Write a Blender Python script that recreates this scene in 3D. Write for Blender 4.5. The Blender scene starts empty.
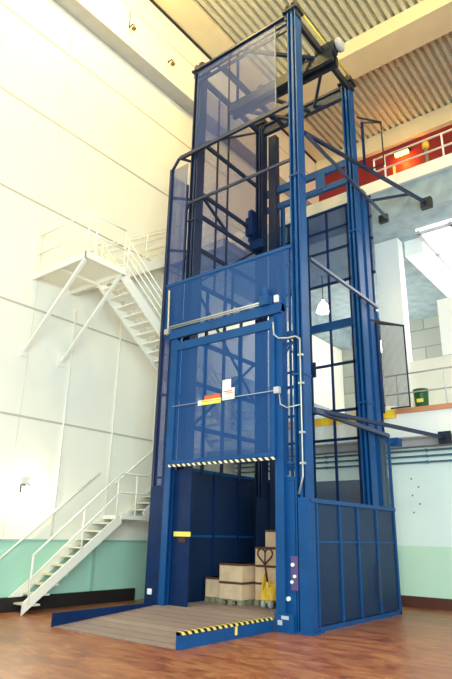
import bpy, math, random
from mathutils import Vector, Matrix
random.seed(4)
sc = bpy.context.scene
COL = sc.collection

# ------------------------------------------------------------------ materials
def mat(name, col, rough=0.6, metal=0.0, noise=0.0, nscale=3.0, bump=0.0, bscale=40.0, emit=None, estr=0.0, spec=0.5):
    m = bpy.data.materials.new(name); m.use_nodes = True
    nt = m.node_tree; b = nt.nodes['Principled BSDF']
    b.inputs['Base Color'].default_value = (*col, 1)
    b.inputs['Roughness'].default_value = rough
    b.inputs['Metallic'].default_value = metal
    b.inputs['Specular IOR Level'].default_value = spec
    geo = nt.nodes.new('ShaderNodeNewGeometry')
    if noise > 0:
        n = nt.nodes.new('ShaderNodeTexNoise'); n.inputs['Scale'].default_value = nscale; n.inputs['Detail'].default_value = 5
        nt.links.new(geo.outputs['Position'], n.inputs['Vector'])
        r = nt.nodes.new('ShaderNodeValToRGB')
        r.color_ramp.elements[0].position = .3; r.color_ramp.elements[1].position = .7
        r.color_ramp.elements[0].color = (*[c*(1-noise) for c in col], 1)
        r.color_ramp.elements[1].color = (*[min(1, c*(1+noise)) for c in col], 1)
        nt.links.new(n.outputs['Fac'], r.inputs['Fac']); nt.links.new(r.outputs['Color'], b.inputs['Base Color'])
    if bump > 0:
        n2 = nt.nodes.new('ShaderNodeTexNoise'); n2.inputs['Scale'].default_value = bscale
        nt.links.new(geo.outputs['Position'], n2.inputs['Vector'])
        bp = nt.nodes.new('ShaderNodeBump'); bp.inputs['Strength'].default_value = bump; bp.inputs['Distance'].default_value = .02
        nt.links.new(n2.outputs['Fac'], bp.inputs['Height']); nt.links.new(bp.outputs['Normal'], b.inputs['Normal'])
    if emit:
        b.inputs['Emission Color'].default_value = (*emit, 1); b.inputs['Emission Strength'].default_value = estr
    return m

def N(nt, t, **k):
    n = nt.nodes.new(t)
    for a, v in k.items(): setattr(n, a, v)
    return n
def math_n(nt, op, a, b=None, c=None):
    n = N(nt, 'ShaderNodeMath', operation=op)
    for i, v in enumerate((a, b, c)):
        if v is None: continue
        if isinstance(v, (int, float)): n.inputs[i].default_value = v
        else: nt.links.new(v, n.inputs[i])
    return n.outputs[0]

def wire_mat(name, col, axes, cell=0.06, wire=0.33, rough=.5):
    """woven wire mesh: holes cut by a procedural grid"""
    m = mat(name, col, rough, 0.1); nt = m.node_tree; b = nt.nodes['Principled BSDF']
    geo = N(nt, 'ShaderNodeNewGeometry'); sep = N(nt, 'ShaderNodeSeparateXYZ'); nt.links.new(geo.outputs['Position'], sep.inputs[0])
    ms = []
    for a in axes:
        v = math_n(nt, 'DIVIDE', sep.outputs[a], cell); v = math_n(nt, 'ADD', v, 500.0)
        ms.append(math_n(nt, 'LESS_THAN', math_n(nt, 'FRACT', v), wire))
    al = math_n(nt, 'MAXIMUM', ms[0], ms[1])
    nt.links.new(al, b.inputs['Alpha'])
    return m

def stripe_mat(name, ca, cb, expr, period, rough=.5):
    """diagonal warning stripes; expr = weights on x, y, z"""
    m = mat(name, ca, rough); nt = m.node_tree; b = nt.nodes['Principled BSDF']
    geo = N(nt, 'ShaderNodeNewGeometry'); sep = N(nt, 'ShaderNodeSeparateXYZ'); nt.links.new(geo.outputs['Position'], sep.inputs[0])
    s = math_n(nt, 'MULTIPLY', sep.outputs[0], expr[0])
    s = math_n(nt, 'MULTIPLY_ADD', sep.outputs[1], expr[1], s)
    s = math_n(nt, 'MULTIPLY_ADD', sep.outputs[2], expr[2], s)
    f = math_n(nt, 'LESS_THAN', math_n(nt, 'FRACT', math_n(nt, 'ADD', math_n(nt, 'DIVIDE', s, period), 500.0)), .5)
    mx = N(nt, 'ShaderNodeMix', data_type='RGBA'); mx.inputs[6].default_value = (*ca, 1); mx.inputs[7].default_value = (*cb, 1)
    nt.links.new(f, mx.inputs[0]); nt.links.new(mx.outputs[2], b.inputs['Base Color'])
    return m

def band_mat(name, low, high, zcut, rough=.55, noise=.04):
    """painted wall with a coloured dado below zcut"""
    m = mat(name, high, rough); nt = m.node_tree; b = nt.nodes['Principled BSDF']
    geo = N(nt, 'ShaderNodeNewGeometry'); sep = N(nt, 'ShaderNodeSeparateXYZ'); nt.links.new(geo.outputs['Position'], sep.inputs[0])
    f = math_n(nt, 'GREATER_THAN', sep.outputs[2], zcut)
    mx = N(nt, 'ShaderNodeMix', data_type='RGBA'); mx.inputs[6].default_value = (*low, 1); mx.inputs[7].default_value = (*high, 1)
    nt.links.new(f, mx.inputs[0])
    n = N(nt, 'ShaderNodeTexNoise'); n.inputs['Scale'].default_value = 1.3; n.inputs['Detail'].default_value = 6
    nt.links.new(geo.outputs['Position'], n.inputs['Vector'])
    k = math_n(nt, 'MULTIPLY_ADD', n.outputs['Fac'], noise*2, 1-noise)
    h = N(nt, 'ShaderNodeHueSaturation'); nt.links.new(mx.outputs[2], h.inputs['Color']); nt.links.new(k, h.inputs['Value'])
    nt.links.new(h.outputs['Color'], b.inputs['Base Color'])
    return m

BLUE = (0.0025, 0.066, 0.23)
M = {}
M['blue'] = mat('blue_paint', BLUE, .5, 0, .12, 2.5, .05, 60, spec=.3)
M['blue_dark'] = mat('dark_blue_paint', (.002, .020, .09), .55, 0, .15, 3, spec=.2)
M['mast'] = mat('mast_blue_shaded', (.004, .016, .062), .5, 0, .15, 2)  # blue paint darkened, the dim light up the tower put into its colour
M['steel_dark'] = mat('greasy_dark_steel', (.018, .022, .035), .5, .3, .2, 8)
M['brace'] = mat('brace_steel', (.05, .08, .16), .4, .4, .1, 5)
M['galv'] = mat('galvanised_steel', (.55, .55, .52), .4, .6)
M['wire_x'] = wire_mat('wire_mesh_front', (.012, .055, .26), (0, 2), .022, .17)
M['wire_y'] = wire_mat('wire_mesh_side', (.06, .10, .40), (1, 2), .022, .14)
M['wire_gate'] = wire_mat('wire_mesh_gate', (.001, .075, .29), (0, 2), .022, .38)
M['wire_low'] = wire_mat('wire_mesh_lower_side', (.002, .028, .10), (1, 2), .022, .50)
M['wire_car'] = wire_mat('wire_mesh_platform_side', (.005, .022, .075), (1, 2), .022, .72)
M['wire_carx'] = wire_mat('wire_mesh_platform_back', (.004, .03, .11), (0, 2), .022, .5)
M['wire_wing'] = wire_mat('wire_mesh_wing', (.05, .06, .08), (0, 2), .022, .22)
M['hazard_gate'] = stripe_mat('black_white_stripes', (.85, .80, .62), (.01, .01, .012), (1, 0, 1), .15)
M['hazard_curb'] = stripe_mat('black_yellow_stripes', (.85, .68, .16), (.01, .01, .012), (0, 1, 1), .15)
M['hazard_slab'] = stripe_mat('yellow_orange_band', (.95, .70, .03), (.95, .50, .03), (1, 0, 0), .5)
M['wall'] = band_mat('wall_paint_green_dado', (.40, .68, .55), (.86, .85, .75), 1.42)
M['wallback'] = band_mat('back_wall_paint_green_dado', (.62, .86, .68), (.82, .95, .92), 1.48)
M['grey'] = mat('grey_paint', (.42, .43, .45), .7, 0, .05)
M['seam'] = mat('seam_grey', (.50, .47, .40), .8)
M['concrete'] = mat('bare_concrete', (.30, .38, .43), .85, 0, .2, 2.2, .2, 12)
M['cream'] = mat('cream_paint', (.84, .81, .72), .6, 0, .03)
M['white'] = mat('white_paint', (.90, .92, .90), .5)
M['stair'] = mat('pale_stair_paint', (.86, .85, .76), .5)
M['tread'] = mat('stair_tread_edge', (.72, .68, .52), .6)
M['roof'] = mat('beige_roof_sheet', (.54, .53, .43), .7, 0, .06, 1.5)
M['roofbeam'] = mat('cream_roof_beam', (.70, .62, .44), .6, 0, .05, 1.0)
M['black'] = mat('black_plinth', (.012, .010, .010), .6)
M['brown'] = mat('brown_skirting', (.10, .03, .02), .5)
M['red'] = mat('dark_red_cladding', (.20, .008, .012), .7, 0, .15, 1.0)
M['pinkwhite'] = mat('white_rail_paint', (.88, .80, .76), .5)
M['greyrail'] = mat('grey_rail_paint', (.60, .64, .66), .5)
M['pipe'] = mat('blue_grey_pipe', (.10, .20, .28), .5)
M['green'] = mat('green_plastic', (.006, .085, .015), .45)
M['yellow'] = mat('yellow_paint', (.80, .50, .04), .4, 0, .15, 12)
M['heart'] = mat('dark_red_handle', (.07, .012, .012), .4)
M['crate'] = mat('pale_plywood', (.74, .52, .33), .7, 0, .12, 4)
M['batten'] = mat('dark_batten', (.10, .045, .025), .7)
M['palletw'] = mat('grey_green_pallet_wood', (.26, .24, .15), .8, 0, .2, 6)
M['signw'] = mat('white_sign', (.84, .88, .84), .5)
M['signr'] = mat('red_sign', (.75, .12, .04), .5)
M['signy'] = mat('yellow_sign', (.92, .74, .12), .5)
M['rubber'] = mat('grey_plastic', (.5, .52, .56), .5)
M['frost'] = mat('lamp_glass', (.9, .9, .85), .3, emit=(1, .97, .88), estr=3.0)
M['grating'] = wire_mat('open_steel_grating', (.84, .85, .78), (0, 1), .03, .36)
M['frost_warm'] = mat('warm_lamp_glass', (.9, .6, .3), .3, emit=(1, .42, .06), estr=9.0)
M['bulb'] = mat('wall_lamp_bulb', (.9, .85, .7), .3, emit=(1, .85, .55), estr=30.0)
M['glass'] = mat('window_glass', (.75, .80, .80), .1)

def floor_mat():
    m = mat('red_brown_floor', (.22, .075, .035), .32); nt = m.node_tree; b = nt.nodes['Principled BSDF']
    geo = N(nt, 'ShaderNodeNewGeometry')
    mp = N(nt, 'ShaderNodeMapping'); mp.inputs['Scale'].default_value = (.9, 2.6, 1); mp.inputs['Rotation'].default_value = (0, 0, .35)
    nt.links.new(geo.outputs['Position'], mp.inputs['Vector'])
    n = N(nt, 'ShaderNodeTexNoise'); n.inputs['Scale'].default_value = 1.6; n.inputs['Detail'].default_value = 9; n.inputs['Roughness'].default_value = .68
    n.inputs['Distortion'].default_value = 1.2
    nt.links.new(mp.outputs[0], n.inputs['Vector'])
    r = N(nt, 'ShaderNodeValToRGB'); e = r.color_ramp.elements
    e[0].position = .3; e[0].color = (.13, .028, .010, 1); e[1].position = .74; e[1].color = (.52, .27, .12, 1)
    x = e.new(.48); x.color = (.31, .095, .035, 1)
    nt.links.new(n.outputs['Fac'], r.inputs['Fac'])
    nt.links.new(r.outputs['Color'], b.inputs['Base Color'])
    rr = math_n(nt, 'MULTIPLY_ADD', n.outputs['Fac'], .3, .22); nt.links.new(rr, b.inputs['Roughness'])
    return m
M['floor'] = floor_mat()
def plank_mat(name, ca, cb, w, axis=1):
    m = mat(name, ca, .6); nt = m.node_tree; b = nt.nodes['Principled BSDF']
    geo = N(nt, 'ShaderNodeNewGeometry'); sep = N(nt, 'ShaderNodeSeparateXYZ'); nt.links.new(geo.outputs['Position'], sep.inputs[0])
    u = math_n(nt, 'DIVIDE', sep.outputs[axis], w)
    fl = math_n(nt, 'FLOOR', u); fr = math_n(nt, 'FRACT', math_n(nt, 'ADD', u, 500.0))
    wn = N(nt, 'ShaderNodeTexWhiteNoise', noise_dimensions='1D'); nt.links.new(fl, wn.inputs['W'])
    n = N(nt, 'ShaderNodeTexNoise'); n.inputs['Scale'].default_value = 2.2; n.inputs['Detail'].default_value = 8
    mp = N(nt, 'ShaderNodeMapping'); mp.inputs['Scale'].default_value = (1, 3, 1) if axis == 1 else (3, 1, 1)
    nt.links.new(geo.outputs['Position'], mp.inputs['Vector']); nt.links.new(mp.outputs[0], n.inputs['Vector'])
    f = math_n(nt, 'MULTIPLY_ADD', wn.outputs['Value'], .45, math_n(nt, 'MULTIPLY', n.outputs['Fac'], .6))
    mx = N(nt, 'ShaderNodeMix', data_type='RGBA'); mx.inputs[6].default_value = (*ca, 1); mx.inputs[7].default_value = (*cb, 1); nt.links.new(f, mx.inputs[0])
    gap = math_n(nt, 'LESS_THAN', fr, .05)
    mx2 = N(nt, 'ShaderNodeMix', data_type='RGBA'); nt.links.new(gap, mx2.inputs[0]); nt.links.new(mx.outputs[2], mx2.inputs[6]); mx2.inputs[7].default_value = (.06, .04, .04, 1)
    nt.links.new(mx2.outputs[2], b.inputs['Base Color'])
    return m
M['deck'] = plank_mat('worn_ramp_boards', (.18, .125, .11), (.42, .33, .31), .32)
def block_mat():
    m = mat('concrete_block_wall', (.42, .44, .42), .85); nt = m.node_tree; b = nt.nodes['Principled BSDF']
    geo = N(nt, 'ShaderNodeNewGeometry'); sep = N(nt, 'ShaderNodeSeparateXYZ'); nt.links.new(geo.outputs['Position'], sep.inputs[0])
    cb = N(nt, 'ShaderNodeCombineXYZ'); nt.links.new(math_n(nt, 'ADD', sep.outputs[0], sep.outputs[1]), cb.inputs[0]); nt.links.new(sep.outputs[2], cb.inputs[1])
    br = N(nt, 'ShaderNodeTexBrick'); br.inputs['Scale'].default_value = 1; br.inputs['Brick Width'].default_value = 1.6; br.inputs['Row Height'].default_value = .8
    br.inputs['Mortar Size'].default_value = .03
    br.inputs['Color1'].default_value = (.36, .37, .33, 1); br.inputs['Color2'].default_value = (.28, .30, .28, 1); br.inputs['Mortar'].default_value = (.2, .21, .2, 1)
    nt.links.new(cb.outputs[0], br.inputs['Vector']); nt.links.new(br.outputs['Color'], b.inputs['Base Color'])
    return m
M['block'] = block_mat()

# ------------------------------------------------------------------ mesh builder
class MB:
    def __init__(s): s.v = []; s.f = []; s.sm = []
    def _add(s, vs, fs, smooth=False):
        o = len(s.v); s.v += [tuple(v) for v in vs]; s.f += [tuple(i+o for i in f) for f in fs]; s.sm += [smooth]*len(fs); return s
    def box(s, x0, x1, y0, y1, z0, z1):
        if x0 > x1: x0, x1 = x1, x0
        if y0 > y1: y0, y1 = y1, y0
        if z0 > z1: z0, z1 = z1, z0
        v = [(x0,y0,z0),(x1,y0,z0),(x1,y1,z0),(x0,y1,z0),(x0,y0,z1),(x1,y0,z1),(x1,y1,z1),(x0,y1,z1)]
        return s._add(v, [(0,3,2,1),(4,5,6,7),(0,1,5,4),(1,2,6,5),(2,3,7,6),(3,0,4,7)])
    def hexa(s, v): return s._add(v, [(0,3,2,1),(4,5,6,7),(0,1,5,4),(1,2,6,5),(2,3,7,6),(3,0,4,7)])
    def bar(s, a, b, w, h=None, up=(0, 0, 1)):
        h = h or w; a = Vector(a); b = Vector(b); d = (b-a).normalized(); up = Vector(up)
        if abs(d.dot(up)) > .95: up = Vector((0, 1, 0))
        r = d.cross(up).normalized()*w/2; u = r.cross(d).normalized()*h/2
        v = [a-r-u, a+r-u, b+r-u, b-r-u, a-r+u, a+r+u, b+r+u, b-r+u]
        return s._add(v, [(0,3,2,1),(4,5,6,7),(0,1,5,4),(1,2,6,5),(2,3,7,6),(3,0,4,7)])
    def tube(s, pts, r, n=10):
        pts = [Vector(p) for p in pts]; rings = []; vs = []
        ref = Vector((0.13, .21, .97))
        for i, p in enumerate(pts):
            if i == 0: t = pts[1]-p
            elif i == len(pts)-1: t = p-pts[i-1]
            else: t = (pts[i+1]-p).normalized()+(p-pts[i-1]).normalized()
            t.normalize(); 
            a = t.cross(ref)
            if a.length < .1: a = t.cross(Vector((1, 0, 0)))
            a.normalize(); b = t.cross(a)
            for k in range(n):
                an = 2*math.pi*k/n; vs.append(p+a*math.cos(an)*r+b*math.sin(an)*r)
        fs = []
        for i in range(len(pts)-1):
            for k in range(n): fs.append((i*n+k, i*n+(k+1) % n, (i+1)*n+(k+1) % n, (i+1)*n+k))
        s._add(vs, fs, True)
        o = len(s.v)-len(vs)
        s.f += [tuple(o+k for k in range(n))[::-1], tuple(o+(len(pts)-1)*n+k for k in range(n))]; s.sm += [False, False]
        return s
    def lathe(s, c, prof, n=20, axis='Z'):
        vs = []
        for (r, z) in prof:
            for k in range(n):
                an = 2*math.pi*k/n; x, y = r*math.cos(an), r*math.sin(an)
                if axis == 'Z': vs.append((c[0]+x, c[1]+y, c[2]+z))
                elif axis == 'X': vs.append((c[0]+z, c[1]+x, c[2]+y))
                else: vs.append((c[0]+x, c[1]+z, c[2]+y))
        fs = []
        for i in range(len(prof)-1):
            for k in range(n): fs.append((i*n+k, i*n+(k+1) % n, (i+1)*n+(k+1) % n, (i+1)*n+k))
        fs.append(tuple(range(n))[::-1]); fs.append(tuple((len(prof)-1)*n+k for k in range(n)))
        s._add(vs, fs, True); s.sm[-1] = s.sm[-2] = False
        return s
    def prism(s, poly, z0, z1):
        n = len(poly); vs = [(x, y, z0) for x, y in poly]+[(x, y, z1) for x, y in poly]
        fs = [tuple(range(n))[::-1], tuple(range(n, 2*n))]+[(i, (i+1) % n, (i+1) % n+n, i+n) for i in range(n)]
        return s._add(vs, fs)
    def channel(s, x, y, z0, z1, w, d, t, open_dir):
        """vertical U/H section post"""
        if open_dir in ('+x', '-x'):
            s.box(x-w/2, x+w/2, y-d/2, y-d/2+t, z0, z1); s.box(x-w/2, x+w/2, y+d/2-t, y+d/2, z0, z1)
            xx = x-w/2 if open_dir == '+x' else x+w/2-t
            s.box(xx, xx+t, y-d/2+t, y+d/2-t, z0, z1)
        else:
            s.box(x-w/2, x-w/2+t, y-d/2, y+d/2, z0, z1); s.box(x+w/2-t, x+w/2, y-d/2, y+d/2, z0, z1)
            yy = y-d/2 if open_dir == '+y' else y+d/2-t
            s.box(x-w/2+t, x+w/2-t, yy, yy+t, z0, z1)
        return s

def build(name, mb, m, parent=None, bevel=0.0, kind=None, label=None, loc=None):
    xs = [v[0] for v in mb.v]; ys = [v[1] for v in mb.v]; zs = [v[2] for v in mb.v]
    c = Vector(loc) if loc else Vector(((min(xs)+max(xs))/2, (min(ys)+max(ys))/2, min(zs)))
    me = bpy.data.meshes.new(name); me.from_pydata([tuple(Vector(v)-c) for v in mb.v], [], mb.f)
    me.polygons.foreach_set('use_smooth', mb.sm); me.update(); me.materials.append(m)
    o = bpy.data.objects.new(name, me); COL.objects.link(o)
    w = Vector((0, 0, 0)); p = parent
    while p: w += p.location; p = p.parent
    o.location = c-w; o.parent = parent
    if bevel:
        b = o.modifiers.new('bevel', 'BEVEL'); b.width = bevel; b.segments = 2; b.limit_method = 'ANGLE'
    if kind: o['kind'] = kind
    if label: o['label'] = label
    return o
def struct(name, mb, m, **k): return build(name, mb, m, kind='structure', **k)
def tag(o, label, cat, group=None):
    o['label'] = label; o['category'] = cat
    if group: o['group'] = group
    return o
def thing(name, loc, label, cat, group=None):
    o = bpy.data.objects.new(name, None); o.location = loc; o.empty_display_size = .2; COL.objects.link(o)
    return tag(o, label, cat, group)
def part(name, fn, m, parent, bevel=0.0, label=None, kind=None):
    mb = MB(); fn(mb); return build(name, mb, m, parent, bevel, label=label, kind=kind)

# ------------------------------------------------------------------ setting
XW = -12.0; XR = 7.0
struct('floor', MB().box(XW-.3, XR, -5, 16, -.2, 0), M['floor'])
struct('wall_left', MB().box(XW-.3, XW, -5, 24.3, 0, 16.3), M['wall'])
struct('wall_left_upper', MB().box(XW-.3, XW+.55, -5, 24.3, 16.3, 19.4), M['cream'])
g = MB(); g.box(XW, XW+.545, -5, 21, 16.285, 16.3)
struct('trim_1', g, M['grey'])
# horizontal joints between the wall panels
g = MB()
for z in (4.18, 6.86, 9.72, 12.36, 14.85): g.box(XW, XW+.012, -5, 15, z-.022, z+.022)
struct('trim_2', g, M['seam'])
g = MB()
for y in (3.4, 5.4, 7.4): g.box(XW, XW+.008, y-.012, y+.012, 1.5, 16.2)
struct('trim_3', g, mat('pale_joint', (.74, .71, .62), .7))
struct('trim_4', MB().box(XW, XW+.03, 7.2, 15.6, 1.42, 1.47).box(XW, XW+.05, 9.9, 9.98, .3, 1.42), mat('dado_ledge', (.30, .50, .42), .6))
struct('baseboard_left', MB().box(XW, XW+.10, -5, 11.35, 0, .29), M['black'])
# ground floor back wall
struct('wall_back', MB().box(XW, XR, 15.7, 16.0, 0, 4.17), M['wallback'])
struct('baseboard_back', MB().box(XW, XR, 15.62, 15.7, 0, .26), M['brown'])
# middle floor slab
struct('floor_middle', MB().box(XW, XR, 15.0, 24.3, 4.22, 4.90), M['white'])
struct('trim_5', MB().box(-5.95, XR, 14.94, 15.0, 4.86, 4.99), mat('orange_brown_kickplate', (.62, .26, .14), .6))
struct('trim_6', MB().box(-9.6, -6.2, 14.94, 15.0, 4.76, 4.98).box(-6.35, -5.96, 14.93, 14.99, 4.76, 4.98), M['hazard_slab'])
struct('trim_7', MB().box(XW, XR, 15.35, 15.7, 4.02, 4.22), M['grey'])
# upper floor slab with deep concrete edge beam
struct('floor_upper', MB().box(XW, XR, 15.0, 24.3, 11.92, 12.32), M['cream'])
struct('ceiling_middle', MB().box(XW, XR, 15.12, 24.3, 10.9, 11.92), M['concrete'])
# middle floor room
struct('wall_middle_back', MB().box(XW, XR, 24.0, 24.3, 4.9, 10.9), M['block'])
struct('trim_8', MB().box(XW, XW+.5, 15.4, 24, 10.15, 10.9).box(XW, XW+.35, 15.4, 24, 4.9, 6.9), M['concrete'])
struct('wall_middle_pier', MB().box(-6.80, -6.02, 16.35, 16.75, 4.9, 10.9), M['white'])
struct('wall_middle_parapet', MB().box(-6.02, XR, 16.45, 16.7, 4.9, 6.72), M['cream'])
struct('wall_middle_right', MB().box(-4.98, XR, 16.35, 16.75, 6.72, 8.45), M['white'])
struct('trim_9', MB().box(-5.95, -5.35, 16.75, 24, 10.35, 10.9), M['white'])
struct('window_1', MB().box(-5.35, XR, 16.2, 24, 10.84, 10.9), M['frost'])
g = MB()
for x in (-5.3, -4.3, -3.3, -2.3): g.box(x-.05, x+.05, 16.2, 24, 10.74, 10.84)
for y in (16.3, 18, 20, 22): g.box(-5.35, XR, y-.05, y+.05, 10.74, 10.84)
struct('trim_10', g, M['grey'])
# upper floor
struct('wall_upper_back', MB().box(XW, XR, 21.24, 21.6, 12.32, 18.95), M['red'])
# roof: corrugated sheets spanning over cream beams
def corrugated():
    mb = MB(); p = .27; x = XW+1.5; prof = []
    while x < XR:
        prof += [(x, 18.95), (x+.13, 18.95), (x+.15, 19.09), (x+.25, 19.09)]; x += p
    n = len(prof); vs = []
    for y in (-5, 24.3): vs += [(a, y, b) for a, b in prof]
    for y in (-5, 24.3): vs += [(a, y, b+.02) for a, b in prof]
    fs = [(i, i+1, n+i+1, n+i) for i in range(n-1)]+[(2*n+i, 3*n+i, 3*n+i+1, 2*n+i+1) for i in range(n-1)]
    mb._add(vs, fs); mb.box(XW-.3, XR, -5, 24.3, 19.15, 19.4)
    return mb
struct('ceiling', corrugated(), M['roof'])
struct('trim_11', MB().box(XW+.60, XW+1.65, -5, 21.1, 18.86, 19.15), M['roofbeam'])
struct('trim_gap_shadow', MB().box(XW+.55, XW+.60, -5, 21.1, 18.92, 19.15).box(XW+.55, XW+.63, -5, 21.1, 18.80, 18.86), M['steel_dark'])  # dark strips put in as the shadow of the wall-to-roof gap
struct('trim_13', MB().box(XW+1.65, XR, 15.5, 16.7, 18.3, 18.95), M['roofbeam'])
struct('trim_14', MB().box(XW+.6, XR, 21.0, 21.3, 18.12, 18.95), M['roofbeam'])
struct('trim_15', MB().box(XW+1.65, XR, 6.5, 7.7, 18.3, 18.95), M['roofbeam'])
g = MB(); g.box(XW+.55, XW+.56, -5, 21, 17.78, 17.82); struct('trim_16', g, M['seam'])

# ------------------------------------------------------------------ freight lift (mast, shaft guarding, gate)
ZT = 14.65
L = thing('freight_lift', (-7.7, 9.9, 0), 'tall blue freight lift tower with wire mesh guarding beside the white staircases', 'freight lift')
PX0, PX1, PY0, PY1 = -9.2, -5.96, 10.1, 13.15
def post_main(x, y, sx):
    def f(mb):
        mb.channel(x, y, 0, ZT, .25, .30, .032, '-y')
        mb.box(x-.03, x+.03, y-.13, y+.12, 0, ZT)
        for z in (4.8, 9.6):
            mb.box(x-.14, x+.14, y-.16, y+.16, z, z+.04)
        mb.box(x-.22, x+.22, y-.22, y+.22, 0, .04)
    return f
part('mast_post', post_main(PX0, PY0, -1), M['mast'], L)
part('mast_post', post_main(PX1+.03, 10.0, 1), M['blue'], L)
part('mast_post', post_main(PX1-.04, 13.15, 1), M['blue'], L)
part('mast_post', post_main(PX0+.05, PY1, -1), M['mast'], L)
# second channel beside the rear posts
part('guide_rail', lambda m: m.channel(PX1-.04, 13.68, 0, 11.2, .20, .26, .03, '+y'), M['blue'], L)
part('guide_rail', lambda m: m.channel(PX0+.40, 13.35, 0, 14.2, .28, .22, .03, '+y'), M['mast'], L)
# caps, pulleys on the post tops
for (x, y) in ((PX0, PY0), (PX1+.0, 10.0), (PX1-.04, 13.15), (PX0+.05, PY1)):
    def cap(m, x=x, y=y):
        m.box(x-.22, x+.22, y-.2, y+.2, ZT, ZT+.05)
        for dx in (-.16, .16): m.box(x+dx-.02, x+dx+.02, y-.12, y+.12, ZT-.2, ZT+.22)
    c = part('post_cap', cap, M['steel_dark'], L)
    part('pulley', lambda m, x=x, y=y: m.lathe((x-.10, y, ZT+.16), [(.05, -.03), (.17, -.03), (.17, .0), (.13, .03), (.13, .1), (.17, .13), (.17, .2), (.05, .2)], 18, 'X'), M['steel_dark'], L)
# top frame
part('top_beam', lambda m: m.box(PX0, PX1, 9.95, 10.02, 14.42, 14.62).box(PX0, PX1, 9.88, 10.05, 14.60, 14.66).box(PX0, PX1, 9.93, 9.99, 14.16, 14.24), M['mast'], L)
part('top_beam', lambda m: m.box(PX0, PX1, 13.1, 13.25, 14.28, 14.58).box(PX0, PX1, 13.04, 13.30, 14.56, 14.62), M['mast'], L)
part('top_beam', lambda m: m.box(PX0-.05, PX0+.03, PY0, PY1, 14.35, 14.55), M['mast'], L)
part('top_beam', lambda m: m.box(PX1, PX1+.10, PY0, PY1, 14.38, 14.60), M['steel_dark'], L)
part('top_beam', lambda m: m.bar((-8.3, 10.0, 14.3), (-8.3, 13.1, 14.3), .09, .10), M['mast'], L)
part('drive_beam', lambda m: m.box(-9.15, -5.55, 11.3, 11.42, 13.98, 14.30).box(-9.15, -5.55, 11.58, 11.70, 13.98, 14.30).box(-9.1, -8.6, 11.42, 11.58, 14.0, 14.2).box(-7.4, -6.9, 11.42, 11.58, 14.0, 14.2), M['steel_dark'], L)
def motor(m):
    m.lathe((-5.78, 11.5, 14.5), [(.06, -.32), (.17, -.30), (.19, -.1), (.19, .2), (.15, .30), (.05, .32)], 20, 'X')
    for i in range(7): m.lathe((-5.98+i*.07, 11.5, 14.5), [(.215, -.01), (.215, .012)], 20, 'X')
mt = part('drive_motor', motor, M['steel_dark'], L)
part('motor_cover', lambda m: m.lathe((-5.44, 11.5, 14.5), [(.19, 0), (.20, .10), (.12, .15)], 20, 'X'), M['grey'], mt, label='pale fan cover')
part('gearbox', lambda m: m.box(-6.75, -6.25, 11.28, 11.74, 14.30, 14.62).lathe((-6.5, 11.2, 14.46), [(.1, 0), (.16, .05), (.16, .1)], 16, 'Y'), M['steel_dark'], L, .02)
part('drive_shaft', lambda m: m.tube([(-9.1, 11.5, 14.42), (-6.1, 11.5, 14.42)], .05).box(-8.1, -7.95, 11.4, 11.6, 14.25, 14.5), M['steel_dark'], L)
for a, b in (((-7.75, 9.98, 14.45), (-8.75, 11.3, 14.2)), ((-7.6, 10.0, 14.45), (-6.0, 11.4, 14.3)), ((PX1+.04, 11.6, 14.5), (-7.1, 13.1, 14.4)),
             ((PX0+.05, 11.5, 14.3), (-8.0, 13.1, 14.4)), ((-7.9, 11.6, 14.15), (-7.3, 13.1, 14.35))):
    part('top_brace', lambda m, a=a, b=b: m.bar(a, b, .08, .09), M['mast'], L)
part('safety_line', lambda m: m.tube([(PX1+.16, 10.2, 14.75), (PX1+.16, 12.9, 14.75)], .03), M['signy'], L, label='yellow line along the mast top')
# left face: rails, diagonals, wire mesh
XL = PX0-.02
for z in (10.62, 9.92, 8.9, 7.85, 12.3, 6.3, 5.2, 4.1):
    part('side_rail', lambda m, z=z: m.box(XL-.05, XL+.03, 10.25, 13.0, z-.05, z+.05), M['mast'], L)
part('side_diagonal', lambda m: m.bar((XL, 10.3, 10.6), (XL, 11.5, 9.95), .06, .07), M['mast'], L)
part('side_diagonal', lambda m: m.bar((XL, 10.3, 7.9), (XL, 12.9, 9.9), .05, .06), M['mast'], L)
part('side_diagonal', lambda m: m.bar((XL, 10.3, 12.3), (XL, 12.9, 14.3), .05, .06), M['mast'], L)
part('side_diagonal', lambda m: m.bar((XL, 12.9, 5.2), (XL, 10.3, 7.7), .05, .06), M['mast'], L)
for y in (11.0, 11.5):
    part('side_divider', lambda m, y=y: m.box(XL-.03, XL+.02, y-.02, y+.02, 7.85, 14.3), M['mast'], L)
part('side_mesh', lambda m: m.box(XL-.065, XL-.06, 10.25, 13.05, 7.85, 14.35), M['wire_y'], L)
for y in (10.75, 11.5, 12.25):
    part('side_upright', lambda m, y=y: m.box(XL-.04, XL+.03, y-.03, y+.03, 3.0, 7.85), M['mast'], L)
part('side_diagonal', lambda m: m.bar((XL, 10.3, 4.1), (XL, 12.9, 6.3), .05, .06), M['mast'], L)
for x in (-8.45, -7.95):
    part('inner_guide', lambda m, x=x: m.channel(x, 13.3, 3.2, 11.4, .10, .12, .02, '-y'), M['blue'], L)
for z in (9.4, 6.9, 5.6, 3.4):
    part('inner_rail', lambda m, z=z: m.box(-9.0, -7.92, 13.36, 13.42, z-.04, z+.04), M['blue'], L)
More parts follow.
